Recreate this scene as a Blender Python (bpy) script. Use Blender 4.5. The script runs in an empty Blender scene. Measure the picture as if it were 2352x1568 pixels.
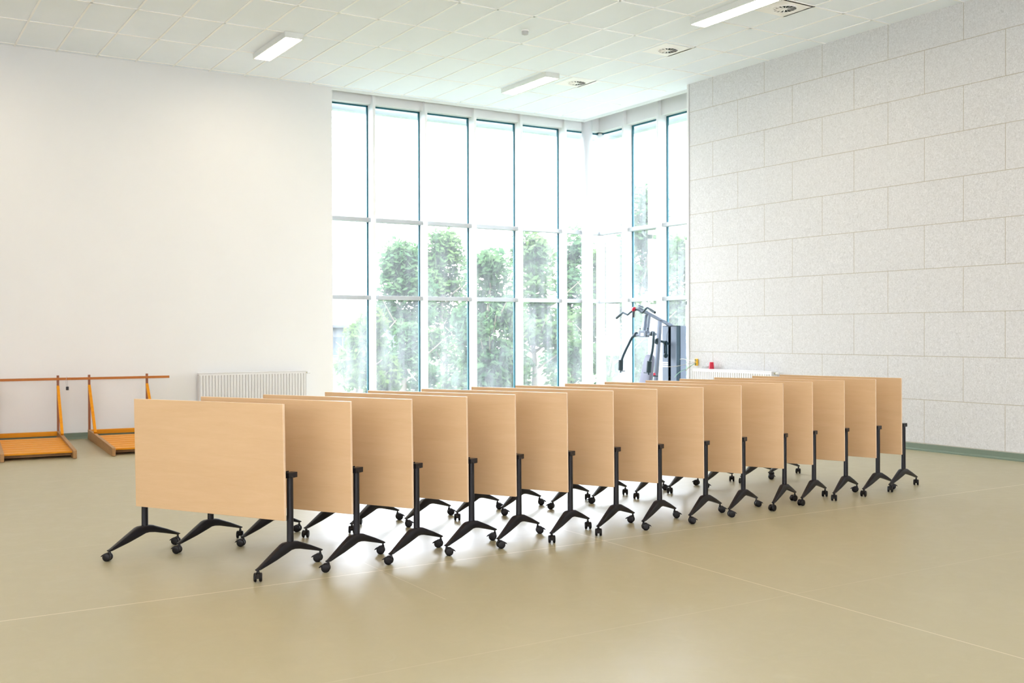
import bpy, bmesh, math, random
from mathutils import Vector, Matrix
S = bpy.context.scene
COL = S.collection
PI = math.pi

# ------------------------------------------------------------------ helpers
class NT:
    """tiny node-material builder"""
    def __init__(self, name):
        self.m = bpy.data.materials.new(name); self.m.use_nodes = True
        self.t = self.m.node_tree; self.t.nodes.clear()
        self.out = self.t.nodes.new('ShaderNodeOutputMaterial')
    def n(self, typ, **kw):
        nd = self.t.nodes.new(typ)
        for k, v in kw.items(): setattr(nd, k, v)
        return nd
    def link(self, a, b): self.t.links.new(a, b)
    def setin(self, nd, key, v):
        s = nd.inputs[key]
        if hasattr(v, 'is_output'): self.link(v, s)
        else: s.default_value = v
    def math(self, op, a, b=None, c=None):
        nd = self.n('ShaderNodeMath', operation=op)
        for i, v in enumerate((a, b, c)):
            if v is not None: self.setin(nd, i, v)
        return nd.outputs[0]
    def mix(self, f, a, b):
        nd = self.n('ShaderNodeMix', data_type='RGBA')
        self.setin(nd, 0, f); self.setin(nd, 6, a); self.setin(nd, 7, b)
        return nd.outputs[2]
    def noise(self, vec, scale, detail=3, rough=.5, dist=0):
        nd = self.n('ShaderNodeTexNoise')
        if vec is not None: self.link(vec, nd.inputs['Vector'])
        nd.inputs['Scale'].default_value = scale; nd.inputs['Detail'].default_value = detail
        nd.inputs['Roughness'].default_value = rough; nd.inputs['Distortion'].default_value = dist
        return nd.outputs[0]
    def coord(self, kind='Object', scale=(1, 1, 1)):
        tc = self.n('ShaderNodeTexCoord'); mp = self.n('ShaderNodeMapping')
        self.link(tc.outputs[kind], mp.inputs[0]); mp.inputs['Scale'].default_value = scale
        return mp.outputs[0]
    def pos(self):
        g = self.n('ShaderNodeNewGeometry'); s = self.n('ShaderNodeSeparateXYZ')
        self.link(g.outputs['Position'], s.inputs[0]); return g.outputs['Position'], s.outputs
    def ramp(self, f, lo, hi):
        nd = self.n('ShaderNodeMapRange'); self.setin(nd, 0, f)
        nd.inputs[1].default_value = lo; nd.inputs[2].default_value = hi
        return nd.outputs[0]
    def bump(self, h, strength, dist=.01):
        nd = self.n('ShaderNodeBump'); nd.inputs['Strength'].default_value = strength
        nd.inputs['Distance'].default_value = dist; self.link(h, nd.inputs['Height']); return nd.outputs[0]
    def pbr(self, col, rough=.5, metal=0, spec=.5, normal=None, **kw):
        b = self.n('ShaderNodeBsdfPrincipled')
        self.setin(b, 'Base Color', col if hasattr(col, 'is_output') else (*col, 1))
        self.setin(b, 'Roughness', rough); self.setin(b, 'Metallic', metal)
        self.setin(b, 'Specular IOR Level', spec)
        if normal is not None: self.link(normal, b.inputs['Normal'])
        self.link(b.outputs[0], self.out.inputs[0]); return self.m

def plain(name, col, rough=.5, metal=0, spec=.5, var=.04, scale=9):
    t = NT(name); f = t.noise(t.coord(), scale, 3)
    a = tuple(min(1, c * (1 - var)) for c in col); b = tuple(min(1, c * (1 + var)) for c in col)
    return t.pbr(t.mix(f, (*a, 1), (*b, 1)), rough, metal, spec)

def obj(name, bm, mat, parent=None, smooth=None):
    me = bpy.data.meshes.new(name)
    bmesh.ops.recalc_face_normals(bm, faces=bm.faces[:])
    bm.to_mesh(me); bm.free()
    for m in (mat if isinstance(mat, (list, tuple)) else [mat]): me.materials.append(m)
    if smooth is not None:
        me.polygons.foreach_set('use_smooth', [True] * len(me.polygons))
        me.set_sharp_from_angle(angle=math.radians(smooth))
    o = bpy.data.objects.new(name, me); COL.objects.link(o)
    if parent: o.parent = parent
    return o
def empty(name, loc=(0, 0, 0), rz=0):
    o = bpy.data.objects.new(name, None); COL.objects.link(o)
    o.location = loc; o.rotation_euler = (0, 0, rz); o.empty_display_size = .1
    return o
def tag(o, label=None, cat=None, group=None, kind=None):
    if label: o['label'] = label
    if cat: o['category'] = cat
    if group: o['group'] = group
    if kind: o['kind'] = kind
    return o
def copy_tree(o, parent=None):
    c = o.copy(); COL.objects.link(c)
    if parent: c.parent = parent
    for ch in list(o.children): copy_tree(ch, c)
    return c
def box(bm, x0, x1, y0, y1, z0, z1, M=None, bev=0, seg=2, mi=0):
    r = bmesh.ops.create_cube(bm, size=1)
    T = Matrix.Translation(((x0 + x1) / 2, (y0 + y1) / 2, (z0 + z1) / 2)) @ Matrix.Diagonal((abs(x1 - x0), abs(y1 - y0), abs(z1 - z0), 1))
    if M is not None: T = M @ T
    bmesh.ops.transform(bm, matrix=T, verts=r['verts'])
    fs = list({f for v in r['verts'] for f in v.link_faces})
    if bev:
        es = list({e for f in fs for e in f.edges})
        g = bmesh.ops.bevel(bm, geom=es, offset=bev, segments=seg, profile=.5, affect='EDGES')
        fs = list({f for f in g['faces']} | {f for f in fs if f.is_valid})
    for f in fs:
        if f.is_valid: f.material_index = mi
    return bm
def cyl(bm, p, q, r1, r2=None, n=20, cap=True):
    p, q = Vector(p), Vector(q); d = q - p
    r2 = r1 if r2 is None else r2
    M = Matrix.Translation((p + q) / 2) @ d.to_track_quat('Z', 'Y').to_matrix().to_4x4()
    bmesh.ops.create_cone(bm, cap_ends=cap, segments=n, radius1=r1, radius2=r2, depth=d.length, matrix=M)
    return bm
def tube(bm, pts, r, n=10, cap=True):
    pts = [Vector(p) for p in pts]; rs = r if isinstance(r, (list, tuple)) else [r] * len(pts)
    rings = []; ref = None
    for i, p in enumerate(pts):
        t = (pts[min(i + 1, len(pts) - 1)] - pts[max(i - 1, 0)]).normalized()
        if ref is None:
            ref = Vector((0, 0, 1)) if abs(t.z) < .9 else Vector((1, 0, 0))
        u = (ref - t * ref.dot(t)).normalized(); ref = u; w = t.cross(u)
        rings.append([bm.verts.new(p + (u * math.cos(a) + w * math.sin(a)) * rs[i]) for a in (2 * PI * k / n for k in range(n))])
    for a, b in zip(rings, rings[1:]):
        for k in range(n): bm.faces.new((a[k], a[(k + 1) % n], b[(k + 1) % n], b[k]))
    if cap: bm.faces.new(rings[0][::-1]); bm.faces.new(rings[-1])
    return bm
def smooth_path(pts, k=6):
    P = [Vector(p) for p in pts]; P = [2 * P[0] - P[1]] + P + [2 * P[-1] - P[-2]]; out = []
    for i in range(1, len(P) - 2):
        a, b, c, d = P[i - 1:i + 3]
        for j in range(k):
            t = j / k
            out.append(.5 * ((2 * b) + (c - a) * t + (2 * a - 5 * b + 4 * c - d) * t * t + (3 * b - a - 3 * c + d) * t ** 3))
    out.append(P[-2]); return out
def lathe(bm, prof, n=24, M=None):
    rings = []
    for r, z in prof:
        vs = [Vector((r * math.cos(a), r * math.sin(a), z)) for a in (2 * PI * k / n for k in range(n))]
        if M is not None: vs = [M @ v for v in vs]
        rings.append([bm.verts.new(v) for v in vs])
    for a, b in zip(rings, rings[1:]):
        for k in range(n): bm.faces.new((a[k], a[(k + 1) % n], b[(k + 1) % n], b[k]))
    bm.faces.new(rings[0][::-1]); bm.faces.new(rings[-1]); return bm
def prism(bm, poly, axis, a, b, bev=0):
    """extrude a 2D outline between a and b along axis ('x': poly=(y,z); 'y': poly=(x,z))"""
    mk = (lambda u, v, w: (w, u, v)) if axis == 'x' else (lambda u, v, w: (u, w, v))
    A = [bm.verts.new(mk(u, v, a)) for u, v in poly]; B = [bm.verts.new(mk(u, v, b)) for u, v in poly]
    fs = [bm.faces.new(A), bm.faces.new(B[::-1])]
    n = len(poly)
    for k in range(n): fs.append(bm.faces.new((A[k], B[k], B[(k + 1) % n], A[(k + 1) % n])))
    if bev:
        es = [e for f in fs[:2] for e in f.edges]
        bmesh.ops.bevel(bm, geom=es, offset=bev, segments=2, profile=.5, affect='EDGES')
    return bm
NB = bmesh.new

# ------------------------------------------------------------------ materials
def m_wall():
    t = NT('white_paint'); p, _ = t.pos()
    f = t.noise(p, 1.2, 3); h = t.noise(p, 240, 2)
    return t.pbr(t.mix(f, (.72, .725, .73, 1), (.75, .755, .76, 1)), .55, 0, .3, t.bump(h, .05, .002))
def m_panel():
    t = NT('wood_wool_panels'); p, s = t.pos()
    d = t.math('SUBTRACT', 14.062, s[1]); v = t.math('DIVIDE', t.math('SUBTRACT', s[2], .1), .6)
    row = t.math('FLOOR', v); odd = t.math('MODULO', row, 2.0)
    u = t.math('ADD', t.math('DIVIDE', d, 1.2), t.math('MULTIPLY', odd, .5))
    fu = t.math('FRACT', u); fv = t.math('FRACT', v)
    du = t.math('MULTIPLY', t.math('MINIMUM', fu, t.math('SUBTRACT', 1.0, fu)), 1.2)
    dv = t.math('MULTIPLY', t.math('MINIMUM', fv, t.math('SUBTRACT', 1.0, fv)), .6)
    j = t.ramp(t.math('MINIMUM', du, dv), .0015, .006)
    jc = t.math('SUBTRACT', 1.0, j)
    pan = t.n('ShaderNodeTexWhiteNoise', noise_dimensions='2D'); cv = t.n('ShaderNodeCombineXYZ')
    t.link(t.math('FLOOR', u), cv.inputs[0]); t.link(row, cv.inputs[1]); t.link(cv.outputs[0], pan.inputs['Vector'])
    # crossing wood-wool strands
    f1 = t.noise(p, 55, 4, .7, 1.4); f2 = t.noise(p, 26, 3, .6, 2.2); f3 = t.noise(p, 120, 2)
    st = t.math('MULTIPLY', t.math('ADD', f1, f2), .5)
    k = t.ramp(st, .36, .62)
    base = t.mix(k, (.48, .48, .485, 1), (.69, .695, .705, 1))
    base = t.mix(t.math('MULTIPLY', pan.outputs[0], .22), base, (.60, .60, .605, 1))
    colr = t.mix(t.math('MULTIPLY', jc, .8), base, (.36, .31, .22, 1))
    h = t.math('ADD', t.math('MULTIPLY', st, .7), t.math('ADD', t.math('MULTIPLY', j, 2.0), t.math('MULTIPLY', f3, .2)))
    return t.pbr(colr, .8, 0, .15, t.bump(h, .35, .004))
def m_floor():
    t = NT('vinyl_floor'); p, s = t.pos()
    f = t.noise(p, .6, 3); g = t.noise(p, 5, 4, .6, 1.0); h = t.noise(p, 90, 2)
    base = t.mix(f, (.36, .32, .198, 1), (.39, .348, .222, 1))
    base = t.mix(t.ramp(g, .56, .74), base, (.40, .365, .24, 1))
    # welded seams between the sheets
    fy = t.math('FRACT', t.math('ADD', t.math('DIVIDE', t.math('SUBTRACT', s[1], 6.64), 2.0), .5))
    dy = t.math('MULTIPLY', t.math('ABSOLUTE', t.math('SUBTRACT', fy, .5)), 2.0)
    dx1 = t.math('ABSOLUTE', t.math('SUBTRACT', s[0], t.math('ADD', 4.93, t.math('MULTIPLY', s[1], .0107))))
    in1 = t.math('LESS_THAN', s[1], 8.64)
    dx2 = t.math('ADD', t.math('ABSOLUTE', t.math('SUBTRACT', s[0], 3.08)), t.math('MULTIPLY', t.math('LESS_THAN', t.math('ABSOLUTE', t.math('SUBTRACT', s[1], 6.6)), .75), 0))
    in2 = t.math('LESS_THAN', t.math('ABSOLUTE', t.math('SUBTRACT', s[1], 6.5)), .8)
    l1 = t.math('SUBTRACT', 1.0, t.ramp(dy, .003, .0075))
    l2 = t.math('MULTIPLY', t.math('SUBTRACT', 1.0, t.ramp(dx1, .002, .006)), in1)
    l3 = t.math('MULTIPLY', t.math('SUBTRACT', 1.0, t.ramp(dx2, .001, .004)), t.math('MULTIPLY', in2, .6))
    near = t.math('LESS_THAN', t.math('ABSOLUTE', t.math('SUBTRACT', s[1], 6.64)), .5)
    l1 = t.math('MULTIPLY', l1, t.math('ADD', .2, t.math('MULTIPLY', near, .75)))
    seam = t.math('MAXIMUM', t.math('MAXIMUM', l1, t.math('MULTIPLY', l2, .9)), l3)
    colr = t.mix(seam, base, (.66, .58, .46, 1))
    ro = t.math('ADD', .30, t.math('MULTIPLY', g, .16))
    return t.pbr(colr, ro, 0, .75, t.bump(t.math('ADD', h, t.math('MULTIPLY', f, .3)), .04, .002))
def m_wood(name, c1, c2, rough=.4, grain=(2.2, 26, 26), spec=.4, seed=0.):
    t = NT(name); co = t.coord('Object', grain)
    oi = t.n('ShaderNodeObjectInfo'); ad = t.n('ShaderNodeVectorMath', operation='ADD'); t.link(co, ad.inputs[0])
    sc = t.n('ShaderNodeVectorMath', operation='SCALE'); t.link(oi.outputs['Location'], sc.inputs[0]); sc.inputs['Scale'].default_value = 7.3
    t.link(sc.outputs[0], ad.inputs[1]); v = ad.outputs[0]
    a = t.noise(v, 1.0, 5, .6, .8); b = t.noise(v, 5.0, 3, .6, .3)
    f = t.ramp(t.math('ADD', t.math('MULTIPLY', a, .7), t.math('MULTIPLY', b, .3)), .3, .7)
    return t.pbr(t.mix(f, (*c1, 1), (*c2, 1)), rough, 0, spec, t.bump(b, .04, .001))
def m_glass():
    t = NT('window_glass'); p, s = t.pos()
    mp = t.n('ShaderNodeMapping'); t.link(p, mp.inputs[0]); mp.inputs['Scale'].default_value = (5, 5, .7)
    streak = t.noise(mp.outputs[0], 1.0, 4, .6); spot = t.noise(p, 42, 3, .7)
    blot = t.noise(p, 1.3, 3, .55)
    d = t.math('ADD', t.math('MULTIPLY', t.ramp(streak, .35, .75), .34), t.math('MULTIPLY', t.ramp(blot, .4, .7), .2))
    d = t.math('ADD', d, t.math('MULTIPLY', t.ramp(spot, .5, .8), .12))
    low = t.ramp(s[2], 3.2, .4)                                   # condensation and dirt gather low on the panes
    dust = t.math('ADD', .012, t.math('MULTIPLY', d, t.math('ADD', .06, t.math('MULTIPLY', low, .09))))
    tr = t.n('ShaderNodeBsdfTransparent'); tr.inputs[0].default_value = (.97, .985, .985, 1)
    tl = t.n('ShaderNodeBsdfTranslucent'); tl.inputs[0].default_value = (.90, .95, .97, 1)
    gl = t.n('ShaderNodeBsdfGlossy'); gl.inputs['Roughness'].default_value = .02
    m1 = t.n('ShaderNodeMixShader'); t.link(dust, m1.inputs[0]); t.link(tr.outputs[0], m1.inputs[1]); t.link(tl.outputs[0], m1.inputs[2])
    fr = t.n('ShaderNodeFresnel'); fr.inputs[0].default_value = 1.45
    m2 = t.n('ShaderNodeMixShader'); t.link(t.math('MULTIPLY', fr.outputs[0], .2), m2.inputs[0]); t.link(m1.outputs[0], m2.inputs[1]); t.link(gl.outputs[0], m2.inputs[2])
    t.link(m2.outputs[0], t.out.inputs[0]); return t.m
def m_fill_blind():  # cloth of the added fill windows, lets sky light through
    t = NT('white_fill_blind'); f = t.noise(t.coord(), 30, 2)
    c = t.mix(f, (.61, .60, .585, 1), (.63, .62, .60, 1))
    tl = t.n('ShaderNodeBsdfTranslucent'); t.link(c, tl.inputs[0])
    tr = t.n('ShaderNodeBsdfTransparent'); t.link(c, tr.inputs[0])
    m = t.n('ShaderNodeMixShader'); m.inputs[0].default_value = .2; t.link(tl.outputs[0], m.inputs[1]); t.link(tr.outputs[0], m.inputs[2])
    t.link(m.outputs[0], t.out.inputs[0]); return t.m
def m_emit(name, col, st):
    t = NT(name); e = t.n('ShaderNodeEmission'); e.inputs[0].default_value = (*col, 1); e.inputs[1].default_value = st
    t.link(e.outputs[0], t.out.inputs[0]); return t.m
def m_leaf(name, c1, c2):
    t = NT(name); p, _ = t.pos(); f = t.ramp(t.noise(p, 2.2, 3), .35, .65)
    c = t.mix(f, (*c1, 1), (*c2, 1))
    d = t.n('ShaderNodeBsdfDiffuse'); t.link(c, d.inputs[0]); l = t.n('ShaderNodeBsdfTranslucent'); t.link(c, l.inputs[0])
    m = t.n('ShaderNodeMixShader'); m.inputs[0].default_value = .45; t.link(d.outputs[0], m.inputs[1]); t.link(l.outputs[0], m.inputs[2])
    t.link(m.outputs[0], t.out.inputs[0]); return t.m

WALL = m_wall(); PANEL = m_panel(); FLOOR = m_floor(); GLASS = m_glass(); FILL_BLIND = m_fill_blind()
CEIL = plain('ceiling_tile', (.835, .895, .97), .7, 0, .2, .015, 3)
GRID = plain('white_metal_grid', (.90, .91, .92), .28, 0, .6, .01)
FRAME = plain('white_window_frame', (.76, .77, .785), .35, 0, .5, .015)
TRANSOM_SHADED = plain('shaded_transom_white', (.42, .45, .48), .4, 0, .4, .02)  # same white as the frames, greyed to paint in the bars' shading
GASKET = plain('teal_gasket', (.012, .10, .13), .5, 0, .3, .05)
SOFFIT = plain('outer_blind_box', (.62, .70, .74), .5, 0, .4, .04)
COLUMN = plain('column_paint', (.60, .61, .64), .4, 0, .4, .015)
BASE = plain('green_vinyl_coving', (.14, .185, .14), .4, 0, .5, .06)
BEECH = m_wood('beech_laminate', (.57, .378, .208), (.62, .422, .243), .38, (1.6, 14, 14), .4)
EDGE = m_wood('beech_edge_band_lit', (.70, .52, .35), (.76, .58, .41), .28, (1.6, 14, 14), .5)  # edge band, its colour lightened to paint in ceiling light on the edges
BLACK = plain('black_powder_coat', (.006, .006, .010), .4, 0, .35, .15)
CASTER = plain('black_plastic', (.005, .004, .005), .4, 0, .25, .15)
ENAMEL = plain('white_enamel', (.68, .68, .685), .3, 0, .5, .01)
LAMPBODY = plain('lamp_housing', (.72, .75, .74), .4, 0, .4, .02)
DIFFUSER = m_emit('lit_diffuser', (1.0, .83, .63), 11.5)
ORANGE = m_wood('varnished_pine', (.60, .21, .006), (.74, .31, .012), .45, (3, 30, 30), .15)
RAIL = m_wood('stained_rail', (.38, .115, .012), (.46, .15, .02), .4, (3, 30, 30), .3)
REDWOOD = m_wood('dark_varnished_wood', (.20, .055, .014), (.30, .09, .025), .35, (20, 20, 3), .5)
RAWWOOD = m_wood('worn_brown_wood', (.30, .155, .055), (.42, .23, .09), .5, (26, 3, 26), .4)
STEEL = plain('grey_blue_steel', (.17, .21, .28), .45, 0, .3, .04)
DSTEEL = plain('dark_steel', (.025, .055, .08), .45, 0, .3, .08)
BLUEBLACK = plain('blue_black_rubber', (.012, .035, .05), .5, 0, .5, .1)
VINYL = plain('grey_lilac_vinyl', (.145, .15, .21), .6, 0, .5, .04)
RED = plain('red_plastic', (.60, .015, .05), .35, 0, .5, .05)
YELLOW = plain('yellow_plastic', (.80, .47, .015), .4, 0, .5, .05)
WHITEP = plain('white_plastic', (.92, .92, .92), .4, 0, .5, .01)
GREYP = plain('grey_plastic', (.45, .46, .47), .45, 0, .5, .04)
VOID = plain('dark_void', (.03, .045, .05), .8, 0, .1, .1)
BRASS = plain('brass_fitting', (.45, .42, .22), .4, .6, .5, .05)

# ------------------------------------------------------------------ room shell
XR, YR, YL, H = 12.488, 14.062, 17.53, 6.0
XG, YG = 13.38, 17.85            # glazing planes
XE, YE = 12.72, 17.53            # ceiling edges at the glazed corner
XW0, YW0 = -9.0, -7.5            # unseen far walls
def struct(name, bm, mat, smooth=None, **kw):
    return tag(obj(name, bm, mat, None, smooth), kind='structure', **kw)
struct('floor', box(NB(), XW0 - .3, 13.7, YW0 - .3, 18.15, -.2, 0), FLOOR)
struct('wall_left', box(NB(), XW0, 7.215, YL, 18.1, 0, 6.4), WALL)
struct('wall_right', box(NB(), XR, 13.6, YW0, YR, 0, 6.4), [PANEL])
bm = NB(); box(bm, XW0 - .3, 13.6, YW0 - .3, YW0, 0, .8); box(bm, XW0 - .3, 13.6, YW0 - .3, YW0, 5.0, 6.4)
box(bm, XW0 - .3, -7, YW0 - .3, YW0, .8, 5.0); box(bm, 9.5, 13.6, YW0 - .3, YW0, .8, 5.0)
struct('wall_back', bm, WALL)
w4 = tag(empty('fill_window_4', (0, YW0, 0)), kind='structure')  # unseen rear windows with blinds, added to throw fill light on the tables
for k in range(5):
    a = -7 + 3.3 * k
    obj('mullion', box(NB(), a, a + .06, -.2, -.1, .8, 5.0), FRAME, w4)
    obj('fill_blind', box(NB(), a + .03, a + 3.33, -.24, -.236, .8, 5.0), FILL_BLIND, w4)
# side wall out of view on the left: blind-covered windows added as fill light
bm = NB(); box(bm, XW0 - .3, XW0, YW0, 18.1, 0, .8); box(bm, XW0 - .3, XW0, YW0, 18.1, 5.0, 6.4)
box(bm, XW0 - .3, XW0, 5.0, 18.1, .8, 5.0)
struct('wall_side', bm, WALL)
w3 = tag(empty('fill_window_3', (XW0, 0, 0)), kind='structure')
for k in range(4):
    a = YW0 + 3.1 * k
    obj('mullion', box(NB(), -.2, -.1, a, a + .06, .8, 5.0), FRAME, w3)
    obj('fill_blind', box(NB(), -.24, -.236, a + .03, a + 3.13, .8, 5.0), FILL_BLIND, w3)
bm = NB(); box(bm, XW0, XR, YW0, YL, H, 6.06); box(bm, XR, XE, YR, YE, H, 6.06)
box(bm, XR, XR + .001, YW0, YR, H, 6.06)
struct('ceiling', bm, CEIL)
# upper slab closing the recess over the glazing
bm = NB(); box(bm, XW0, 13.7, YW0, 18.15, 6.38, 6.5); struct('trim_roof_slab', bm, WALL)
# exposed T-grid of the suspended ceiling
bm = NB(); gy = [17.40 - 1.31 * 0, 16.02, 14.69, 13.41, 12.16, 11.0, 9.83, 8.66, 7.49, 6.32, 5.15, 3.98, 2.81, 1.64, .47, -.7, -1.9, -3.1, -4.3, -5.5, -6.7]
for y in gy: box(bm, XW0, XR, y - .014, y + .014, H - .008, H + .002)
x = 2.09 - .589 * 18
while x < XR: box(bm, x - .014, x + .014, YW0, YL, H - .008, H + .002); x += .589
struct('trim_1', bm, GRID)
# hanging edge profile of the ceiling along the glazing
bm = NB(); box(bm, 7.215, XE + .012, YE, YE + .012, H - .05, 6.06); box(bm, XE, XE + .012, YR, YE, H - .05, 6.06)
struct('trim_2', bm, LAMPBODY)
# white corner profile where the acoustic panels end
bm = NB(); box(bm, XR - .012, XR + .05, YR, YR + .045, 0, H); struct('trim_3', bm, ENAMEL)
bm = NB(); box(bm, XR - .004, XR, YR - .012, YR - .001, 0, H); struct('trim_4', bm, GREYP)
# green coving skirtings
def coving(sgn_axis, a, b, w):
    prof = [(0, .0), (.06, .0), (.06, .003), (.028, .01), (.012, .028), (.008, .09), (0, .095)]
    bm = NB()
    if sgn_axis == 'x': prism(bm, [(w - u, v) for u, v in prof], 'x', a, b)     # along x, on plane y=w
    else: prism(bm, [(w - u, v) for u, v in prof], 'y', a, b)                   # along y, on plane x=w
    return bm
struct('baseboard_left', coving('x', XW0, 7.2, YL), BASE)
struct('baseboard_right', coving('y', YW0, YR, XR), BASE)
bm = NB(); lathe(bm, [(.112, 0), (.112, 6.38)], 40, Matrix.Translation((12.90, 17.67, 0)))
tag(struct('column', bm, COLUMN, 40), 'slim round white column in front of the glazed corner', 'column')

# ------------------------------------------------------------------ glazing
ZT = (.06, 2.29, 3.715, 5.82)
def glazing(name, axis, mull, end0, end1, plane):
    """axis 'x': panes along x on y=plane, room on -y.  axis 'y': panes along y on x=plane, room on -x"""
    root = tag(empty(name), kind='structure')
    def B(bm, a0, a1, d0, d1, z0, z1, **k):        # d = depth measured from the plane into the room
        if axis == 'x': return box(bm, a0, a1, plane - d1, plane - d0, z0, z1, **k)
        return box(bm, plane - d1, plane - d0, a0, a1, z0, z1, **k)
    for m in mull:
        obj('mullion', B(NB(), m, m + .055, -.05, .225, 0, 6.3, bev=.004), FRAME, root)
    lo, hi = min(end0, end1), max(end0, end1)
    for z in ZT[1:3]:
        obj('transom', B(NB(), lo, hi, -.04, .12, z - .038, z + .038, bev=.004), TRANSOM_SHADED, root)
    obj('window_head', B(NB(), lo, hi, -.05, .15, ZT[3] + .0, 6.38, bev=.004), FRAME, root)
    obj('window_sill', B(NB(), lo, hi, -.05, .18, 0, ZT[0], bev=.004), FRAME, root)
    obj('blind_box', B(NB(), lo, hi, -.30, -.12, ZT[3] - .10, ZT[3] + .08), SOFFIT, root)
    edges = sorted([lo] + [m for m in mull] + [hi]) if True else 0
    spans = []
    cur = lo
    for m in sorted(mull):
        if m - cur > .05: spans.append((cur, m))
        cur = m + .055
    if hi - cur > .05: spans.append((cur, hi))
    for a, b in spans:
        bm = NB()                                   # dark gasket line on the jambs and head of each bay
        g0 = (b - .018, b) if axis == 'x' else (a - .0, a + .018)
        B(bm, b - .026, b, -.025, .012, ZT[0], ZT[3]); B(bm, a, a + .016, -.025, .012, ZT[0], ZT[3])
        B(bm, a, b, -.025, .012, ZT[3] - .026, ZT[3])
        obj('gasket', bm, GASKET, root)
        for z0, z1 in zip(ZT, ZT[1:]):
            obj('pane', B(NB(), a, b, -.012, -.008, z0, z1), GLASS, root)
    return root
MULL_L = [12.302 - 1.064 * k for k in range(5)]
glazing('window_1', 'x', MULL_L, 7.1, XG + .04, YG)
MULL_R = [16.83 - .055, 15.76 - .055, 14.69 - .055]
glazing('window_2', 'y', MULL_R, 14.0, YG - .01, XG)
bm = NB(); box(bm, XG - .07, XG + .06, YG - .07, YG + .06, 0, 6.38, bev=.004); struct('trim_5', bm, FRAME)

# ------------------------------------------------------------------ ceiling fittings
def lamp(cx, y0, y1, label):
    t = tag(empty('ceiling_lamp', (cx, (y0 + y1) / 2, H)), label, 'ceiling light', 'ceiling lights')
    L = (y1 - y0) / 2; w = .135
    bm = NB()
    box(bm, -w, w, -L, L, -.02, 0)
    for s in (-1, 1):
        box(bm, s * w - .008, s * w + .008, -L, L, -.085, 0, bev=.002); box(bm, -w, w, s * L - .008, s * L + .008, -.085, 0, bev=.002)
    obj('lamp_housing', bm, LAMPBODY, t)
    bm = NB(); box(bm, -w + .022, w - .022, -L + .03, L - .03, -.066, -.022); obj('diffuser', bm, DIFFUSER, t)
    bm = NB()
    for s in (-1, 1): box(bm, s * (w - .015) - .008, s * (w - .015) + .008, -L + .008, L - .008, -.068, -.02)
    obj('reflector', bm, ENAMEL, t)
    return t
LY = [(14.64, 16.06), (9.70, 11.12), (4.77, 6.19), (-.16, 1.26), (-5.1, -3.7)]
names = {(2, 0): 'lit rectangular ceiling light fixed above the blank left wall', (3, 0): 'lit rectangular ceiling light nearest the glazed corner',
         (3, 1): 'lit rectangular ceiling light cut by the top edge above the panel wall'}
for i, cx in enumerate((-3.65, .9, 5.445, 9.975)):
    for k, (a, b) in enumerate(LY):
        if k == 1 and i == 3: cx2 = 10.03
        else: cx2 = cx
        lb = names.get((i, k)) or 'ceiling light out of view in %s column, %s row' % (('the outermost left', 'the left', 'the middle', 'the right')[i], ('far', 'second', 'third', 'fourth', 'last')[k])
        lamp(cx2, a, b, lb)
def vent(cx, cy, label):
    t = tag(empty('ceiling_vent', (cx, cy, H), math.radians(0)), label, 'ceiling vent', 'square swirl vents')
    bm = NB(); box(bm, -.283, .283, -.283, .283, -.008, 0, bev=.003); obj('cover_plate', bm, WHITEP, t)
    bm = NB(); lathe(bm, [(.152, -.012), (.152, -.004)], 40); obj('duct_opening', bm, VOID, t, 40)
    bm = NB()
    for k in range(14):
        a = 2 * PI * k / 14
        M = Matrix.Rotation(a, 4, 'Z') @ Matrix.Translation((.095, 0, -.014)) @ Matrix.Rotation(math.radians(38), 4, 'X')
        box(bm, -.058, .058, -.011, .011, -.0015, .0015, M)
    lathe(bm, [(.036, -.02), (.036, -.006)], 24)
    for k in range(40):
        a0, a1 = 2 * PI * k / 40, 2 * PI * (k + 1) / 40
        q = [bm.verts.new((r * math.cos(a), r * math.sin(a), z)) for z in (-.02, -.006) for r in (.15, .162) for a in (a0, a1)]
        for f in ((0, 1, 3, 2), (4, 6, 7, 5), (2, 3, 7, 6), (0, 4, 5, 1)): bm.faces.new([q[i] for i in f])
    obj('swirl_vanes', bm, WHITEP, t)
vent(10.684, 12.517, 'square white swirl vent, middle one of three in the ceiling')
vent(10.721, 14.979, 'square white swirl vent beside the light nearest the glazed corner')
vent(10.655, 10.08, 'square white swirl vent nearest the top edge, by the cut-off light')
t = tag(empty('smoke_detector', (8.246, 12.802, H)), 'small round grey smoke detector on the ceiling tiles', 'smoke detector')
bm = NB(); lathe(bm, [(.056, -.012), (.056, 0)], 28); obj('mounting_ring', bm, WHITEP, t, 40)
bm = NB(); lathe(bm, [(.034, -.062), (.047, -.056), (.05, -.012)], 28); obj('detector_body', bm, GREYP, t, 40)

# ------------------------------------------------------------------ folding tables
R = random.Random(4)
TAB = [(2.499, 6.918, -1.034), (2.992, 6.915, -1.034), (3.461, 6.895, -1.049), (3.942, 6.928, -1.104), (4.391, 6.955, -1.046),
       (4.857, 6.915, -1.068), (5.34, 6.94, -1.102), (5.794, 6.923, -1.105), (6.316, 6.922, -1.14), (6.823, 6.975, -1.142),
       (7.392, 7.01, -1.109), (7.841, 7.058, -1.165), (8.324, 7.084, -1.195), (8.79, 7.08, -1.299), (9.256, 7.13, -1.31)]
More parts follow.
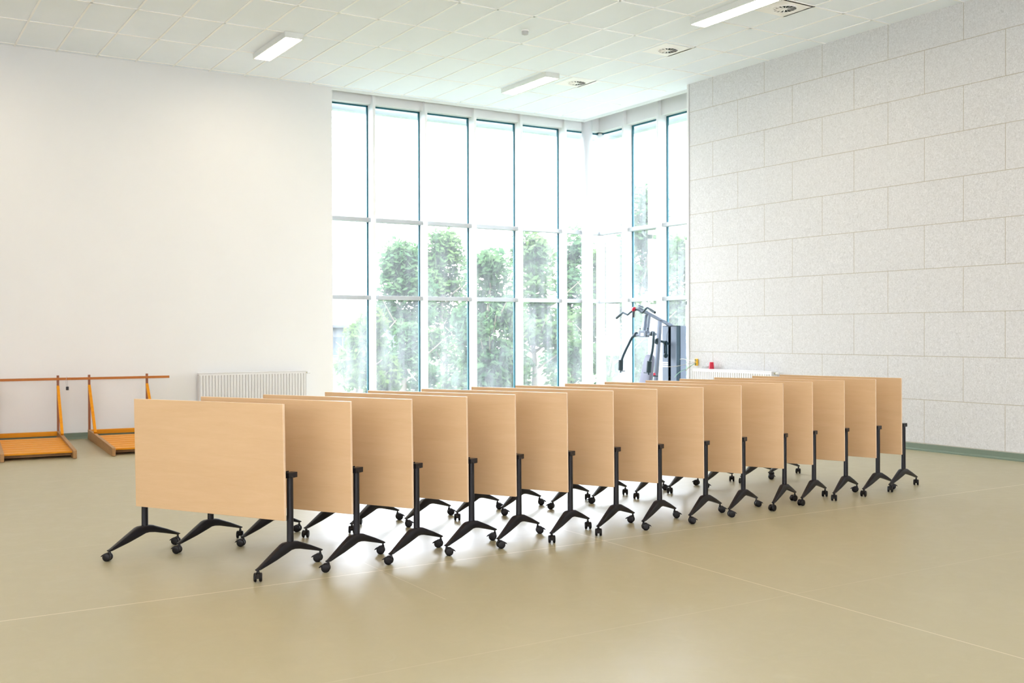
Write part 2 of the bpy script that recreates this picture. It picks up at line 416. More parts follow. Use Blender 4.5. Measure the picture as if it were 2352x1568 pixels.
# where each castor's brake points as seen in the photo: near front, near back, far front, far back
TURN = ['FLLL', 'LLLF', 'LLLL', 'RLFF', 'RRFR', 'FFRR', 'FLFR', 'RRRR', 'RRLF', 'RRLF', 'QQFR', 'QFFL', 'FLRF', 'qRFF', 'FFRF']
HN, LEGX = .06, .6875                                   # leg plane behind the board, leg offset from the middle
STF, STB = -.272, .392                                  # castor stems along the foot
def foot_bm():
    bm = NB()
    top = [(-.290, .080), (-.262, .090), (-.122, .157), (-.03, .200), (.0, .207), (.085, .206), (.125, .199), (.27, .146), (.398, .094), (.410, .087)]
    bot = [(.408, .081), (.39, .078), (.262, .111), (.15, .139), (.09, .148), (.05, .147), (.01, .135), (-.105, .104), (-.257, .070), (-.288, .072)]
    def wid(y): return .014 + .012 * max(0, 1 - abs(y - HN) / .33)
    P = top + bot; A = []; Bv = []; C = []; D = []
    cy = sum(p[0] for p in P) / len(P)
    # rounded section: outer flat outline narrower than the bulged mid outline
    n = len(P)
    def ring(f, sgn, shr):
        out = []
        for i, (y, z) in enumerate(P):
            p, q = P[i - 1], P[(i + 1) % n]
            nx, nz = (q[1] - p[1]), -(q[0] - p[0]); l = math.hypot(nx, nz) or 1
            out.append(bm.verts.new((sgn * wid(y) * f, y + nx / l * shr, z + nz / l * shr)))
        return out
    r = [ring(1, -1, .008), ring(.85, -1, .0022), ring(.4, -1, -.0005), ring(.4, 1, -.0005), ring(.85, 1, .0022), ring(1, 1, .008)]
    for a, b in zip(r, r[1:]):
        for k in range(n): bm.faces.new((a[k], a[(k + 1) % n], b[(k + 1) % n], b[k]))
    m = len(top)
    for rr in (r[0], r[-1]):                            # quad strip between top and bottom outlines
        T, Bo = rr[:m], rr[m:][::-1]
        for k in range(m - 1): bm.faces.new((T[k], T[k + 1], Bo[k + 1], Bo[k]))
    return bm
def make_table():
    root = empty('folding_table')
    a = math.atan(.0136 / .8)
    M = Matrix.Translation((0, -.011, .758)) @ Matrix.Rotation(a, 4, 'X')
    bm = NB(); box(bm, -.7, .7, -.011, .011, -.4, .4, M, bev=.003)
    bm.normal_update()
    for f in bm.faces:
        if abs(f.normal.y) < .8: f.material_index = 1
    obj('tabletop', bm, [BEECH, EDGE], root)
    for s in (-1, 1):
        x = s * LEGX
        bm = NB(); lathe(bm, [(.025, .175), (.0245, .21), (.0225, .655)], 24, Matrix.Translation((x, HN, 0)) @ Matrix.Diagonal((.88, 1.08, 1, 1)))
        obj('leg', bm, BLACK, root, 40)
        f = foot_bm(); bmesh.ops.translate(f, verts=f.verts[:], vec=(x, 0, 0)); obj('foot', f, BLACK, root, 45)
        bm = NB(); xi = x - s * .012
        box(bm, xi - .028, xi + .028, .032, .122, .643, .68, bev=.003); obj('pivot_bracket', bm, BLACK, root)
        bm = NB(); box(bm, xi - .05 - s * .02, xi + .01 - s * .02, .0045, .012, .60, .88, bev=.002)
        box(bm, xi - .05 - s * .02, xi - .044 - s * .02, .008, .075, .645, .69); box(bm, xi + .004 - s * .02, xi + .01 - s * .02, .008, .075, .645, .69)
        obj('hinge_plate', bm, BLACK, root)
    bm = NB(); box(bm, -LEGX + .03, LEGX - .03, HN + .005, HN + .055, .645, .672, bev=.004); obj('crossbeam', bm, BLACK, root)
    for s in (-1, 1):
        for y, zt in ((STF, .078), (STB, .084)):
            # castor frame: origin on the floor under the stem, wheels trail along +x
            c = empty('caster', (s * LEGX, y, 0)); c.parent = root
            bm = NB(); cyl(bm, (0, 0, .045), (0, 0, zt), .0065, n=12); cyl(bm, (0, 0, .05), (0, 0, .068), .012, .009, n=14)
            # hood over the axle
            pr = [(.016 + .027 * math.cos(w), .031 + .027 * math.sin(w)) for w in (PI * 1.12 - 2 * PI * .03 * k for k in range(21))]
            prism(bm, pr + [(.016, .024)], 'y', -.0075, .0075)
            obj('castor_housing', bm, CASTER, c)
            for w in (-1, 1):
                bm = NB(); Mx = Matrix.Translation((.016, w * .0175, .0308)) @ Matrix.Rotation(PI / 2, 4, 'X')
                lathe(bm, [(.010, -.0105), (.024, -.010), (.0292, -.007), (.0306, 0), (.0292, .007), (.024, .010), (.010, .0105)], 26, Mx)
                obj('wheel', bm, CASTER, c, 50)
            bm = NB(); prism(bm, [(.036, .044), (.042, .052), (.058, .041), (.066, .030), (.056, .033), (.046, .036)], 'y', -.012, .012, .001)
            obj('brake_lever', bm, CASTER, c)
    return root
proto = make_table()
ORD = ['first', 'second', 'third', 'fourth', 'fifth', 'sixth', 'seventh', 'eighth', 'ninth', 'tenth', 'eleventh', 'twelfth', 'thirteenth', 'fourteenth', 'fifteenth']
LBL = {0: 'frontmost folding table at the left end of the row, its whole beech top showing',
       14: 'last folding table at the right end of the row, nearest the acoustic panel wall',
       7: 'middle folding table of the row, eighth upright beech top from either end',
       13: 'folding table just before the last one at the right end of the row',
       1: 'folding table directly behind the frontmost one, upright beech top on castors'}
for i, (x, y, th) in enumerate(TAB):
    o = proto if i == 0 else copy_tree(proto)
    e = Vector((math.cos(th), math.sin(th)))
    o.location = (x - e.x * .7, y - e.y * .7, 0); o.rotation_euler = (0, 0, th)
    tag(o, LBL.get(i) or 'folding table with upright beech top, %s from the left end of the row' % ORD[i], 'table', 'folding tables standing in a row')
    cs = [c for c in o.children if c.name.startswith('caster')]
    for c in cs:
        near = c.location.x > 0; back = c.location.y > 0
        k = TURN[i][(0 if near else 2) + (1 if back else 0)]
        az = math.atan2(x, y)                                  # bearing of the table from the doorway side
        rdir = -az                                             # world angle of "to the right"
        ang = {'L': rdir + PI - .25, 'R': rdir + .25, 'F': rdir - PI / 2, 'Q': rdir - PI * .72, 'q': rdir - PI * .62}[k] + R.uniform(-.16, .16)
        c.rotation_euler = (0, 0, ang - th)

# ------------------------------------------------------------------ radiators
def flutes(L, z0, z1, n):
    """pressed steel front: raised flat bands between rounded vertical grooves, facing -y"""
    bm = NB(); p = L / n; pts = []
    for k in range(n):
        for u, d in ((.0, .018), (.14, .018), (.22, .006), (.30, 0), (.84, 0), (.92, .006)): pts.append(((k + u) * p, d))
    pts.append((L, .018))
    zs = [(z0, .012), (z0 + .03, .004), (z0 + .05, 0), (z1 - .05, 0), (z1 - .03, .004), (z1, .012)]
    cols = []
    for u, d in pts:
        c = []
        for q, (z, a) in enumerate(zs):
            dd = d if 2 <= q <= 3 else (0 if q in (1, 4) else 0)
            c.append(bm.verts.new((u, dd + (.006 if q in (0, 5) else 0), z)))
        cols.append(c)
    for a, b in zip(cols, cols[1:]):
        for k in range(5): bm.faces.new((a[k], b[k], b[k + 1], a[k + 1]))
    return bm
def radiator(loc, rz, L, z0, z1, D, n, valve_side, label, wall_gap):
    t = tag(empty('radiator', loc, rz), label, 'radiator', 'white panel radiators')
    obj('front_panel', flutes(L, z0 + .012, z1 - .012, n), ENAMEL, t)
    bm = NB(); box(bm, .01, L - .01, D - .03, D - .012, z0 + .01, z1 - .03); box(bm, .01, L - .01, .013, D - .012, z0 + .01, z0 + .03); obj('back_panel', bm, ENAMEL, t)
    bm = NB()
    box(bm, 0, L, -.002, .014, z1 - .014, z1, bev=.004); box(bm, 0, L, D - .014, D, z1 - .014, z1, bev=.004)
    for k in range(int(L / .05)): box(bm, .01 + k * .05, .03 + k * .05, .012, D - .012, z1 - .007, z1 - .003)
    obj('top_grille', bm, ENAMEL, t)
    for a in (-.004, L - .004):
        bm = NB(); box(bm, a, a + .008, -.003, D, z0, z1 - .004, bev=.002); obj('side_cover', bm, ENAMEL, t)
    for a in (.25, L - .25):
        obj('wall_bracket', box(NB(), a - .02, a + .02, D, D + wall_gap, z0 + .05, z1 - .05), ENAMEL, t)
    for a in (.08, .14):
        obj('supply_pipe', cyl(NB(), (a, D / 2, 0), (a, D / 2, z0 + .02), .009, n=12), ENAMEL, t, 40)
    s = 1 if valve_side > 0 else -1; xe = L if s > 0 else 0
    bm = NB(); cyl(bm, (xe, D / 2, z1 - .035), (xe + s * .035, D / 2, z1 - .035), .012, n=14); obj('valve', bm, BRASS, t, 40)
    bm = NB(); lathe(bm, [(.016, 0), (.022, .006), (.022, .045), (.017, .06)], 20, Matrix.Translation((xe + s * .035, D / 2, z1 - .035)) @ Matrix.Rotation(s * PI / 2, 4, 'Y')); obj('thermostat_knob', bm, ENAMEL, t, 40)
    bm = NB(); xo = L - xe; cyl(bm, (xo, D / 2, z1 - .04), (xo - s * .012, D / 2, z1 - .04), .009, n=10); obj('bleed_plug', bm, GREYP, t, 40)
radiator((4.815, 17.395, 0), 0, 1.845, .385, .99, .105, 36, 1, 'white panel radiator on the plain left wall beside the windows', .0295)
radiator((12.325, 13.80, 0), -PI / 2, 1.85, .41, 1.012, .13, 36, 1, 'white panel radiator on the acoustic panel wall behind the tables', .0325)

# ------------------------------------------------------------------ things round the right radiator
t = tag(empty('junction_box', (XR, 13.865, 1.115)), 'yellow electrical box with loose wires on the panel wall above the radiator end', 'junction box')
bm = NB(); box(bm, -.035, 0, -.038, .038, -.062, .062, bev=.016, seg=4); obj('box_housing', bm, YELLOW, t, 40)
bm = NB()
for z in (-.03, .03): cyl(bm, (-.034, 0, z), (-.037, 0, z), .024, n=18)
obj('knockout', bm, plain('dark_olive', (.16, .13, .01), .5), t, 40)
wm = [GREYP, WHITEP, plain('green_wire', (.25, .50, .38), .4), plain('brown_wire', (.25, .16, .10), .4)]
for k, pts in enumerate(([(-.036, 0, 0), (-.12, .10, -.03), (-.24, .24, -.07), (-.36, .36, -.085)], [(-.036, .0, .02), (-.10, .08, .03), (-.17, .17, .055), (-.21, .21, .05)],
                         [(-.036, 0, -.02), (-.14, .10, -.10), (-.25, .2, -.19), (-.29, .26, -.27)], [(-.036, .0, -.01), (-.09, .06, -.07), (-.16, .12, -.15)])):
    obj('wire', tube(NB(), smooth_path(pts, 5), .005, 8), wm[k], t, 60)
t = tag(empty('red_cup', (12.40, 13.405, 1.012)), 'red tapered cup standing on top of the right radiator', 'cup')
bm = NB(); lathe(bm, [(.043, 0), (.046, .004), (.036, .112), (.034, .116), (.010, .116)], 24); obj('cup_body', bm, RED, t, 40)
bm = NB()
for k in range(3):
    pts = [(.03 * math.cos(a), .055 * math.sin(a), .008 + .007 * k + .01 * (1 + math.cos(a + k))) for a in [2 * PI * q / 22 for q in range(23)]]
    tube(bm, pts, .006, 8)
tube(bm, smooth_path([(0, .055, .02), (.0, .09, .045), (0, .11, .02), (0, .12, .006)], 5), .006, 8)
o = obj('cable_coil', bm, GREYP, None, 60); o.location = (12.40, 13.52, 1.012)
tag(o, 'small coil of white cable lying on the radiator next to the red cup', 'cable')

# ------------------------------------------------------------------ wooden racks at the left wall
def make_rack():
    W = .86; root = empty('slatted_rack')
    for x in (0, W):
        bm = NB(); prism(bm, [(.02, 0), (.02, .15), (-.75, .145), (-2.62, .115), (-2.64, .105), (-2.64, .005), (-2.6, 0)], 'x', x - .022, x + .022, .003)
        obj('side_rail', bm, RAWWOOD, root)
        bm = NB(); box(bm, x - .017, x + .017, -.022, .018, .15, 1.003, bev=.002); obj('post', bm, REDWOOD, root)
        bm = NB(); L = Vector((x, -.715, .155)) - Vector((x, -.005, .835))
        M = Matrix.Translation(Vector((x, -.36, .495))) @ L.to_track_quat('Z', 'X').to_matrix().to_4x4()
        box(bm, -.021, .021, -.02, .02, -L.length / 2, L.length / 2, M, bev=.002); obj('brace', bm, ORANGE, root)
    bm = NB(); box(bm, .022, W - .022, -.10, -.02, .085, .15, bev=.004); obj('back_beam', bm, ORANGE, root)
    y0 = -.62; n = 7; w = (2.50 + y0) / n
    for k in range(n):
        ya = y0 - k * w; yb = ya - w + .007; z = .108 - .003 * k
        bm = NB(); box(bm, .022, W - .022, yb, ya, z - .022, z, bev=.002); obj('slat', bm, ORANGE, root)
    bm = NB(); box(bm, .022, W - .022, -.615, -.105, .015, .03); obj('shadow_board', bm, REDWOOD, root)  # dark sheet standing in for the shadow between back beam and slats
    bm = NB(); box(bm, .022, W - .022, -2.36, -2.30, .02, .06, bev=.003); obj('cross_bar', bm, RAWWOOD, root)
    return root
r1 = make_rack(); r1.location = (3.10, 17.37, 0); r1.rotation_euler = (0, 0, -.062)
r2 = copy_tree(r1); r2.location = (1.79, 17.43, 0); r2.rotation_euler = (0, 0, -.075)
tag(r1, 'orange wooden slatted rack with tall posts, the one nearer the radiator', 'wooden rack', 'wooden racks at the left wall')
tag(r2, 'orange wooden slatted rack with tall posts, cut by the left edge of the photo', 'wooden rack', 'wooden racks at the left wall')
# rails: each rack carries its own
bm = NB(); box(bm, -.30, 1.20, -.050, -.022, .928, .966, bev=.003); obj('top_rail', bm, RAIL, r1)
bm = NB(); box(bm, -.9, 1.04, -.050, -.022, .930, .968, bev=.003); obj('top_rail', bm, RAIL, r2)
t = tag(empty('padlock', (2.775, 17.318, .955)), 'small black padlock hanging on a thin wire from the wooden rail', 'padlock')
bm = NB(); tube(bm, smooth_path([(-.006, .0, -.128), (-.02, -.012, -.07), (-.02, -.026, -.02), (-.016, -.026, .012), (-.002, .002, .03), (.0, .032, .012), (.004, .032, -.02), (.008, .016, -.07), (.006, .002, -.128)], 6), .0022, 8); obj('wire_loop', bm, GREYP, t, 60)
bm = NB(); box(bm, -.02, .02, -.01, .01, -.18, -.125, bev=.006, seg=3); obj('lock_body', bm, BLACK, t, 40)

# ------------------------------------------------------------------ multi gym, its back to the right-hand glazing
ym = 14.795
t = tag(empty('multi_gym', (12.4, ym, 0)), 'grey and black multi gym machine with lat bar standing by the right windows', 'gym machine')
OX = 12.4
def P(x, y, z): return (x - OX, y - ym, z)
def bar(p, q, w, d):
    """square tube between two points: w across y, d in the other direction"""
    p, q = Vector(p), Vector(q); v = q - p; z = v.normalized(); yv = Vector((0, 1, 0)); yv = (yv - z * yv.dot(z)).normalized(); xv = yv.cross(z)
    M = Matrix((xv, yv, z)).transposed().to_4x4(); M.translation = (p + q) / 2
    return box(NB(), -d / 2, d / 2, -w / 2, w / 2, -v.length / 2, v.length / 2, M, bev=.004)
yl, yr, xf = 14.985, 14.605, 12.65
bm = NB(); box(bm, *(xf - OX, xf + .012 - OX), 14.825 - ym, yl - ym, .08, 1.757, bev=.002); obj('tower_panel', bm, STEEL, t)
bm = NB(); box(bm, *(xf - OX, xf + .012 - OX), yr - ym, 14.750 - ym, .08, 1.757, bev=.002); obj('tower_panel', bm, STEEL, t)
bm = NB(); box(bm, xf + .012 - OX, xf + .10 - OX, yr - ym, yr + .012 - ym, .08, 1.757, bev=.002); obj('tower_side', bm, DSTEEL, t)
bm = NB(); box(bm, xf + .10 - OX, xf + .235 - OX, yr - .008 - ym, yr + .012 - ym, .08, 1.757, bev=.002); obj('tower_side', bm, STEEL, t)
bm = NB(); box(bm, xf + .012 - OX, xf + .235 - OX, yl - .012 - ym, yl - ym, .08, 1.757); box(bm, xf + .223 - OX, xf + .235 - OX, yr - ym, yl - ym, .08, 1.757)
box(bm, xf - OX, xf + .235 - OX, yr - ym, yl - ym, 1.745, 1.757); obj('tower_back', bm, DSTEEL, t)
bm = NB()
for k in range(14): box(bm, xf + .04 - OX, xf + .2 - OX, 14.66 - ym, 14.93 - ym, .12 + .05 * k, .164 + .05 * k, bev=.004)
obj('weight_stack', bm, BLACK, t)
bm = NB()
for y in (14.72, 14.86): cyl(bm, P(xf + .12, y, .06), P(xf + .12, y, 1.745), .011, n=12)
obj('guide_rod', bm, GREYP, t, 40)
bm = NB()
for k in range(3): box(bm, xf - .003 - OX, xf - OX, 14.83 - ym, 14.98 - ym, 1.0 + .036 * k, 1.02 + .036 * k)
obj('stripe_sticker', bm, WHITEP, t)
obj('top_beam', bar(P(12.71, ym, 1.752), P(11.915, ym, 2.075), .06, .052), STEEL, t)
bm = bar(P(12.04, ym, 2.085), P(11.93, ym, 2.128), .045, .022); obj('beam_end_plate', bm, STEEL, t)
bm = NB(); cyl(bm, P(11.83, ym - .012, 2.05), P(11.83, ym + .012, 2.05), .042, n=28); cyl(bm, P(11.83, ym - .02, 2.05), P(11.83, ym + .02, 2.05), .014, n=14); obj('front_pulley', bm, RED, t, 40)
bm = bar(P(11.93, ym, 2.065), P(11.845, ym, 2.03), .05, .02); obj('pulley_bracket', bm, BLUEBLACK, t)
bm = NB(); tube(bm, [P(11.83, ym, 2.03), P(11.822, ym, 1.98), P(11.814, ym, 1.905)], [.016, .022, .022], 12); obj('cable_strap', bm, BLUEBLACK, t, 40)
xb = 11.86
bp = [P(xb, 15.335, 1.905), P(xb, 15.165, 1.99), P(xb, 15.135, 1.994), P(xb, 15.035, 1.962), P(xb, 15.0, 1.962), P(xb, 14.88, 2.022), P(xb, 14.73, 2.045), P(xb, 14.615, 1.995), P(xb, 14.58, 1.997), P(xb, 14.48, 2.065), P(xb, 14.445, 2.068), P(xb, 14.25, 1.985)]
bm = NB(); tube(bm, smooth_path(bp, 4), .019, 10); obj('lat_bar', bm, DSTEEL, t, 50)
for a, b in ((P(xb, 15.34, 1.902), P(xb, 15.225, 1.962)), (P(xb, 14.245, 1.983), P(xb, 14.37, 2.036))):
    bm = NB(); cyl(bm, a, b, .024, n=14); obj('lat_bar_grip', bm, BLUEBLACK, t, 40)
# press arm uprights and hub
for y in (14.838, 14.745):
    obj('press_upright', bar(P(12.147, y, 1.955), P(12.104, y, 1.655), .03, .05), STEEL, t)
bm = bar(P(12.16, ym + .045, 1.79), P(12.10, ym + .045, 1.66), .024, .03); obj('shock_link', bm, BLUEBLACK, t)
bm = NB(); box(bm, 12.02 - OX, 12.12 - OX, 14.70 - ym, 14.90 - ym, 1.55, 1.67, bev=.012, seg=3); obj('press_hub', bm, STEEL, t)
bm = NB(); box(bm, 12.016 - OX, 12.02 - OX, 14.755 - ym, 14.835 - ym, 1.575, 1.625); obj('hub_sticker', bm, WHITEP, t)
bm = NB(); cyl(bm, P(12.06, 15.09, 1.585), P(12.06, 14.47, 1.605), .026, n=18); obj('press_axle', bm, STEEL, t, 40)
for y, z in ((15.03, 1.60), (14.57, 1.615)):
    bm = NB(); cyl(bm, P(12.06, y - .02, z), P(12.06, y + .02, z), .045, n=20); obj('arm_clamp', bm, BLUEBLACK, t, 40)
for y in (14.905, 14.69):
    bm = NB(); cyl(bm, P(12.06, y, 1.66), P(12.06, y, 1.70), .006, n=8); bmesh.ops.create_uvsphere(bm, u_segments=12, v_segments=8, radius=.014, matrix=Matrix.Translation(P(12.06, y, 1.708))); obj('adjusting_knob', bm, BLUEBLACK, t, 40)
for pts, g0, g1, sg in (([(15.055, 1.58), (15.10, 1.53), (15.15, 1.42), (15.20, 1.31), (15.238, 1.20), (15.258, 1.10)], (15.262, 1.135), (15.272, .945), -1),
                        ([(14.53, 1.61), (14.47, 1.635), (14.44, 1.57), (14.415, 1.46), (14.395, 1.35), (14.395, 1.23), (14.405, 1.12)], (14.408, 1.135), (14.435, .935), 1)):
    bm = NB(); tube(bm, smooth_path([P(12.05 - .03 * k, y, z) for k, (y, z) in enumerate(pts)], 5), .024, 14); a = obj('press_arm', bm, DSTEEL, t, 50)
    xx = 12.05 - .03 * (len(pts) - 1)
    bm = NB(); cyl(bm, P(xx, *g0), P(xx, *g1), .046, n=18); obj('foam_grip', bm, BLUEBLACK, a, 40)
    bm = NB(); cyl(bm, P(xx, g1[0], g1[1] + .02), P(xx, g1[0], g1[1] - .045), .014, n=12)
    cyl(bm, P(xx, g1[0], g1[1] - .015), P(xx, g1[0] - .13 if sg < 0 else g1[0] + .13, g1[1] - .01), .0095, n=10); obj('side_handle', bm, DSTEEL, a, 40)
# front upright, pulleys, back pad, seat and base
obj('front_upright', bar(P(12.435, ym, 1.86), P(12.27, ym, .05), .06, .06), STEEL, t)
for x, z, r in ((12.36, 1.474, .055), (12.565, 1.44, .045), (12.565, 1.213, .045)):
    bm = NB(); cyl(bm, P(x, ym - .012, z), P(x, ym + .012, z), r, n=24); cyl(bm, P(x, ym - .022, z), P(x, ym + .022, z), r * .35, n=14); obj('pulley', bm, BLUEBLACK, t, 40)
bm = NB()
for s in (-1, 1): box(bm, 12.545 - OX, 12.585 - OX, s * .022 - .004, s * .022 + .004, 1.20, 1.46)
obj('pulley_block', bm, DSTEEL, t)
obj('pulley_arm', bar(P(12.40, ym, 1.49), P(12.66, ym, 1.42), .04, .04), BLUEBLACK, t)
bm = NB(); tube(bm, [P(12.56, ym, 1.25), P(12.60, ym, 1.60), P(12.66, ym, 1.74)], .003, 6); tube(bm, [P(11.83, ym, 2.092), P(12.3, ym, 1.99), P(12.66, ym, 1.80)], .003, 6); obj('steel_cable', bm, BLACK, t, 60)
pb = [(-.02, 0), (.03, 0)]
bm = NB()
A = Vector(P(12.205, ym, 1.235)); Bq = Vector(P(12.07, ym, .60)); v = Bq - A; zz = v.normalized(); xx = Vector((0, 1, 0)).cross(zz)
M = Matrix((xx, Vector((0, 1, 0)), zz)).transposed().to_4x4(); M.translation = A
prof = [(.07, 0), (.105, .03), (.118, .10), (.145, .45), (.15, .60), (.12, v.length)]
ring = []
for s in (-1, 1): pass
out = [(w, d) for w, d in prof] + [(-w, d) for w, d in prof[::-1]]
F = [bm.verts.new(M @ Vector((-.03, a, b))) for a, b in out]; G = [bm.verts.new(M @ Vector((.03, a, b))) for a, b in out]
fs = [bm.faces.new(F), bm.faces.new(G[::-1])]
for k in range(len(out)): bm.faces.new((F[k], G[k], G[(k + 1) % len(out)], F[(k + 1) % len(out)]))
bmesh.ops.bevel(bm, geom=[e for f in fs for e in f.edges], offset=.014, segments=3, profile=.5, affect='EDGES')
pad = obj('back_pad', bm, VINYL, t, 50)
bm = NB(); box(bm, -.036, -.0305, -.022, .022, .20, .245, M, bev=.002); obj('pad_badge', bm, WHITEP, pad)
bm = NB(); box(bm, 11.62 - OX, 12.10 - OX, -.19, .19, .44, .52, bev=.02, seg=3); obj('seat_pad', bm, VINYL, t, 50)
obj('seat_post', bar(P(11.86, ym, .05), P(11.86, ym, .45), .06, .06), STEEL, t)
obj('base_beam', bar(P(11.45, ym, .04), P(12.86, ym, .04), .07, .06), STEEL, t)
for x in (11.48, 12.80):
    bm = NB(); box(bm, x - .035 - OX, x + .035 - OX, -.17, .17, 0, .05, bev=.004); obj('base_foot', bm, STEEL, t)
bm = NB(); cyl(bm, P(12.24, ym - .16, .85), P(12.24, ym + .05, .85), .012, n=10); obj('adjusting_pin', bm, DSTEEL, t, 40)
bm = NB(); cyl(bm, P(12.25, ym - .03, .88), P(12.25, ym - .06, .88), .028, n=16); obj('red_knob', bm, RED, t, 40)

# ------------------------------------------------------------------ outdoors
struct('ground', box(NB(), -30, 90, 18.2, 110, -.6, -.4), plain('pale_lawn', (.06, .085, .04), .9, 0, .1, .25, .6))
bm = NB(); box(bm, 13.75, 90, -20, 18.2, -.6, -.4); struct('ground_side', bm, plain('pale_lawn_side', (.06, .085, .04), .9, 0, .1, .25, .6))
LEAFS = [m_leaf('birch_leaves', (.045, .092, .034), (.105, .165, .06)), m_leaf('bushy_leaves', (.038, .086, .040), (.09, .152, .062)), m_leaf('light_leaves', (.052, .10, .025), (.105, .16, .045))]
BARK = plain('grey_bark', (.20, .17, .13), .9, 0, .1, .3, 6)
def at(px, D):
    a = .55907 + math.atan((px - 1176) / 2416.); return D * math.sin(a), D * math.cos(a)
def tree(name, cx, cy, h, rad, low, n, mat, label, cat='tree', seed=1, group='trees outside the windows'):
    rr = random.Random(seed); t = tag(empty(name, (cx, cy, -.4)), label, cat, group)
    bm = NB(); tube(bm, smooth_path([(0, 0, 0), (.05, 0, h * .25), (-.06, .05, h * .5), (.03, 0, h * .85)], 4), [.10 - .0062 * k for k in range(13)], 8)
    for k in range(9):
        a = rr.uniform(0, 2 * PI); z = rr.uniform(.2, .7) * h; L = rad * rr.uniform(.6, .95)
        tube(bm, [(0, 0, z), (L * .5 * math.cos(a), L * .5 * math.sin(a), z + .3 * L), (L * math.cos(a), L * math.sin(a), z + .75 * L)], [.035, .022, .008], 6)
    obj('trunk', bm, BARK, t, 60)
    bm = NB(); clumps = []
    for k in range(34):
        z = low + (h - low) * rr.random() ** .85; f = (z - low) / (h - low); rz = rad * (1 - .75 * f ** 1.8) * (.55 + .45 * min(1, f * 4))
        a = rr.uniform(0, 2 * PI); q = rz * math.sqrt(rr.random()) * .72
        clumps.append((q * math.cos(a), q * math.sin(a), z, rad * rr.uniform(.24, .38)))
    for k in range(n):
        c = clumps[rr.randrange(len(clumps))]; p = Vector((rr.gauss(0, 1), rr.gauss(0, 1), rr.gauss(0, 1))); p = p.normalized() * c[3] * rr.random() ** .45
        p = p + Vector(c[:3])
        if p.z < .1: continue
        d = Vector((rr.gauss(0, 1), rr.gauss(0, 1), rr.gauss(0, .8))).normalized(); e = d.orthogonal().normalized(); s = rr.uniform(.06, .11)
        vs = [bm.verts.new(p + d * (s * u) + e * (s * w)) for u, w in ((-1.2, 0), (0, .6), (1.3, 0), (0, -.6))]
        bm.faces.new(vs)
    obj('foliage', bm, mat, t)
TR = [(822, 36, 2.2, 1.0, .2, 3000, 2, 'low light green shrub outside the first left window bay', 'shrub'),
      (850, 26, 2.5, .9, .3, 3000, 2, 'small light green tree outside at the edge of the first two bays', 'tree'),
      (925, 30, 4.3, 1.45, .3, 7000, 1, 'bushy green tree outside the second window bay from the left wall', 'tree'),
      (1020, 34, 5.0, 1.65, .3, 7000, 0, 'green tree outside the third window bay from the left wall', 'tree'),
      (1125, 26, 3.9, 1.35, .3, 7000, 1, 'green tree outside the fourth window bay from the left wall', 'tree'),
      (1225, 30, 4.6, 1.5, .3, 7000, 0, 'green tree outside the fifth window bay, left of the column', 'tree'),
      (1315, 34, 5.3, 1.4, .3, 5600, 1, 'narrow green tree outside directly beside the round column', 'tree'),
      (1402, 26, 4.0, 1.2, .3, 5600, 0, 'green tree outside the first right window bay beyond the column', 'tree'),
      (1478, 30, 6.0, 1.45, .3, 7000, 1, 'tall green tree outside behind the gym machine, highest of the trees', 'tree'),
      (1560, 35, 5.0, 1.6, .3, 7000, 0, 'green tree outside the right window bay next to the panel wall', 'tree')]
for k, (px, D, h, rad, low, n, mi, lb, cat) in enumerate(TR):
    cx, cy = at(px, D); tree('shrub' if cat == 'shrub' else 'garden_tree', cx, cy, h, rad, low, n, LEAFS[mi], lb, cat, 10 + k)
# pale low building seen past the first bay
bx, by = at(770, 52)
b = tag(empty('house', (bx, by, -.4), -.30), 'pale low white house far outside the first left window bay', 'house')
PALE = plain('pale_render', (.10, .105, .112), .8, 0, .2, .03); ROOF = plain('pale_roof', (.065, .07, .078), .7, 0, .2, .05)
bm = NB(); box(bm, -9, 3.2, 0, 8, 0, 2.3); obj('house_wall', bm, PALE, b)
bm = NB(); prism(bm, [(-.5, 2.3), (8.5, 2.3), (8.5, 2.42), (4, 3.5), (-.5, 2.42)], 'x', -9.5, 3.7); obj('roof', bm, ROOF, b)
for a in (-4.2, -2.2, -.2, 1.5):
    bm = NB(); box(bm, a, a + 1.1, -.05, .02, .9, 1.9); w = obj('house_window', bm, PALE, b)
    bm = NB(); box(bm, a + .06, a + .52, -.06, -.04, .96, 1.84); box(bm, a + .58, a + 1.04, -.06, -.04, .96, 1.84); obj('house_pane', bm, plain('house_glass', (.04, .05, .06), .2), w)

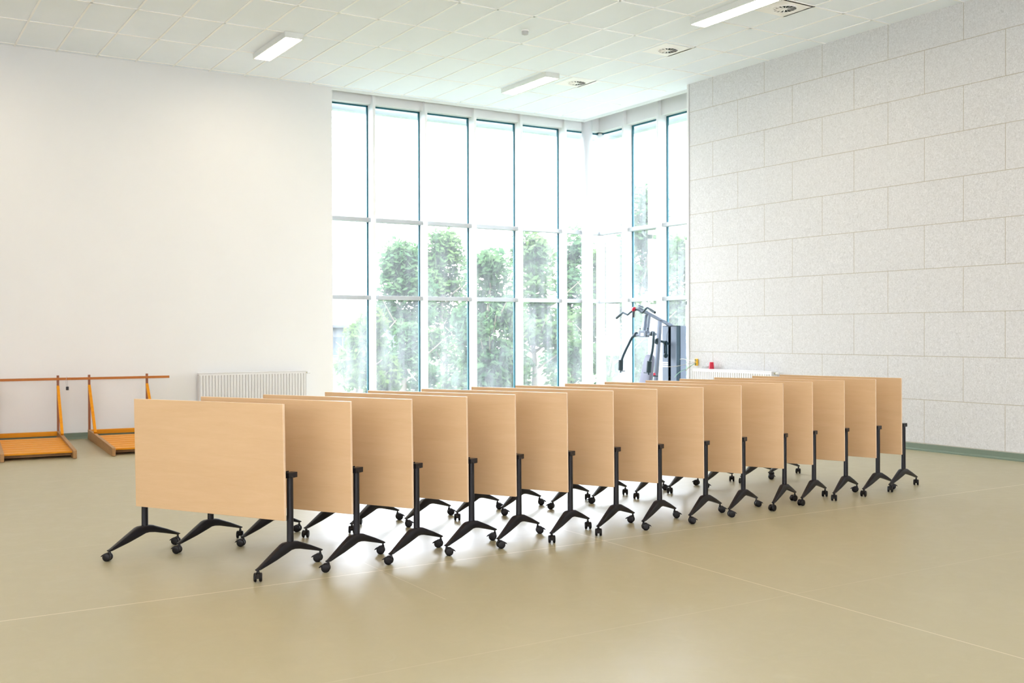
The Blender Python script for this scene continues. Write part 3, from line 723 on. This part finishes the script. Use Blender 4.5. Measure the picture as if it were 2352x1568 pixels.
# ------------------------------------------------------------------ sky, camera, look
W = bpy.data.worlds.new('overcast_sky'); S.world = W; W.use_nodes = True
nt = W.node_tree; bg = nt.nodes['Background']
tc = nt.nodes.new('ShaderNodeTexCoord'); nz = nt.nodes.new('ShaderNodeTexNoise'); nz.inputs['Scale'].default_value = 2.2
mx = nt.nodes.new('ShaderNodeMix'); mx.data_type = 'RGBA'
nt.links.new(tc.outputs['Generated'], nz.inputs['Vector']); nt.links.new(nz.outputs[0], mx.inputs[0])
mx.inputs[6].default_value = (.87, .92, 1.04, 1); mx.inputs[7].default_value = (.93, .965, 1.07, 1)
nt.links.new(mx.outputs[2], bg.inputs[0]); bg.inputs[1].default_value = 4.7

cd = bpy.data.cameras.new('camera'); cam = bpy.data.objects.new('camera', cd); COL.objects.link(cam); S.camera = cam
F_, PIT, ROL, YAW, HC = 2415.95, .00861, -.00269, .55907, 1.6429
fw = Vector((math.sin(YAW) * math.cos(PIT), math.cos(YAW) * math.cos(PIT), -math.sin(PIT)))
up0 = Vector((math.sin(YAW) * math.sin(PIT), math.cos(YAW) * math.sin(PIT), math.cos(PIT))); r0 = Vector((math.cos(YAW), -math.sin(YAW), 0))
c, s = math.cos(ROL), math.sin(ROL)
rt = c * r0 + s * up0; up = c * up0 - s * r0
M = Matrix((rt, up, -fw)).transposed().to_4x4(); M.translation = (0, 0, HC); cam.matrix_world = M
cd.sensor_width = 36; cd.lens = F_ / 2352 * 36; cd.clip_end = 300
cd.dof.use_dof = True; cd.dof.focus_distance = 8.6; cd.dof.aperture_fstop = 4.5

S.view_settings.view_transform = 'Standard'; S.view_settings.look = 'None'
S.view_settings.gamma = 1; S.view_settings.exposure = 1.84; S.view_settings.use_curve_mapping = False
cy = S.cycles
cy.max_bounces = 10; cy.diffuse_bounces = 6; cy.glossy_bounces = 4; cy.transmission_bounces = 6; cy.transparent_max_bounces = 12
cy.sample_clamp_indirect = 8; cy.use_denoising = True; cy.caustics_reflective = False; cy.caustics_refractive = False
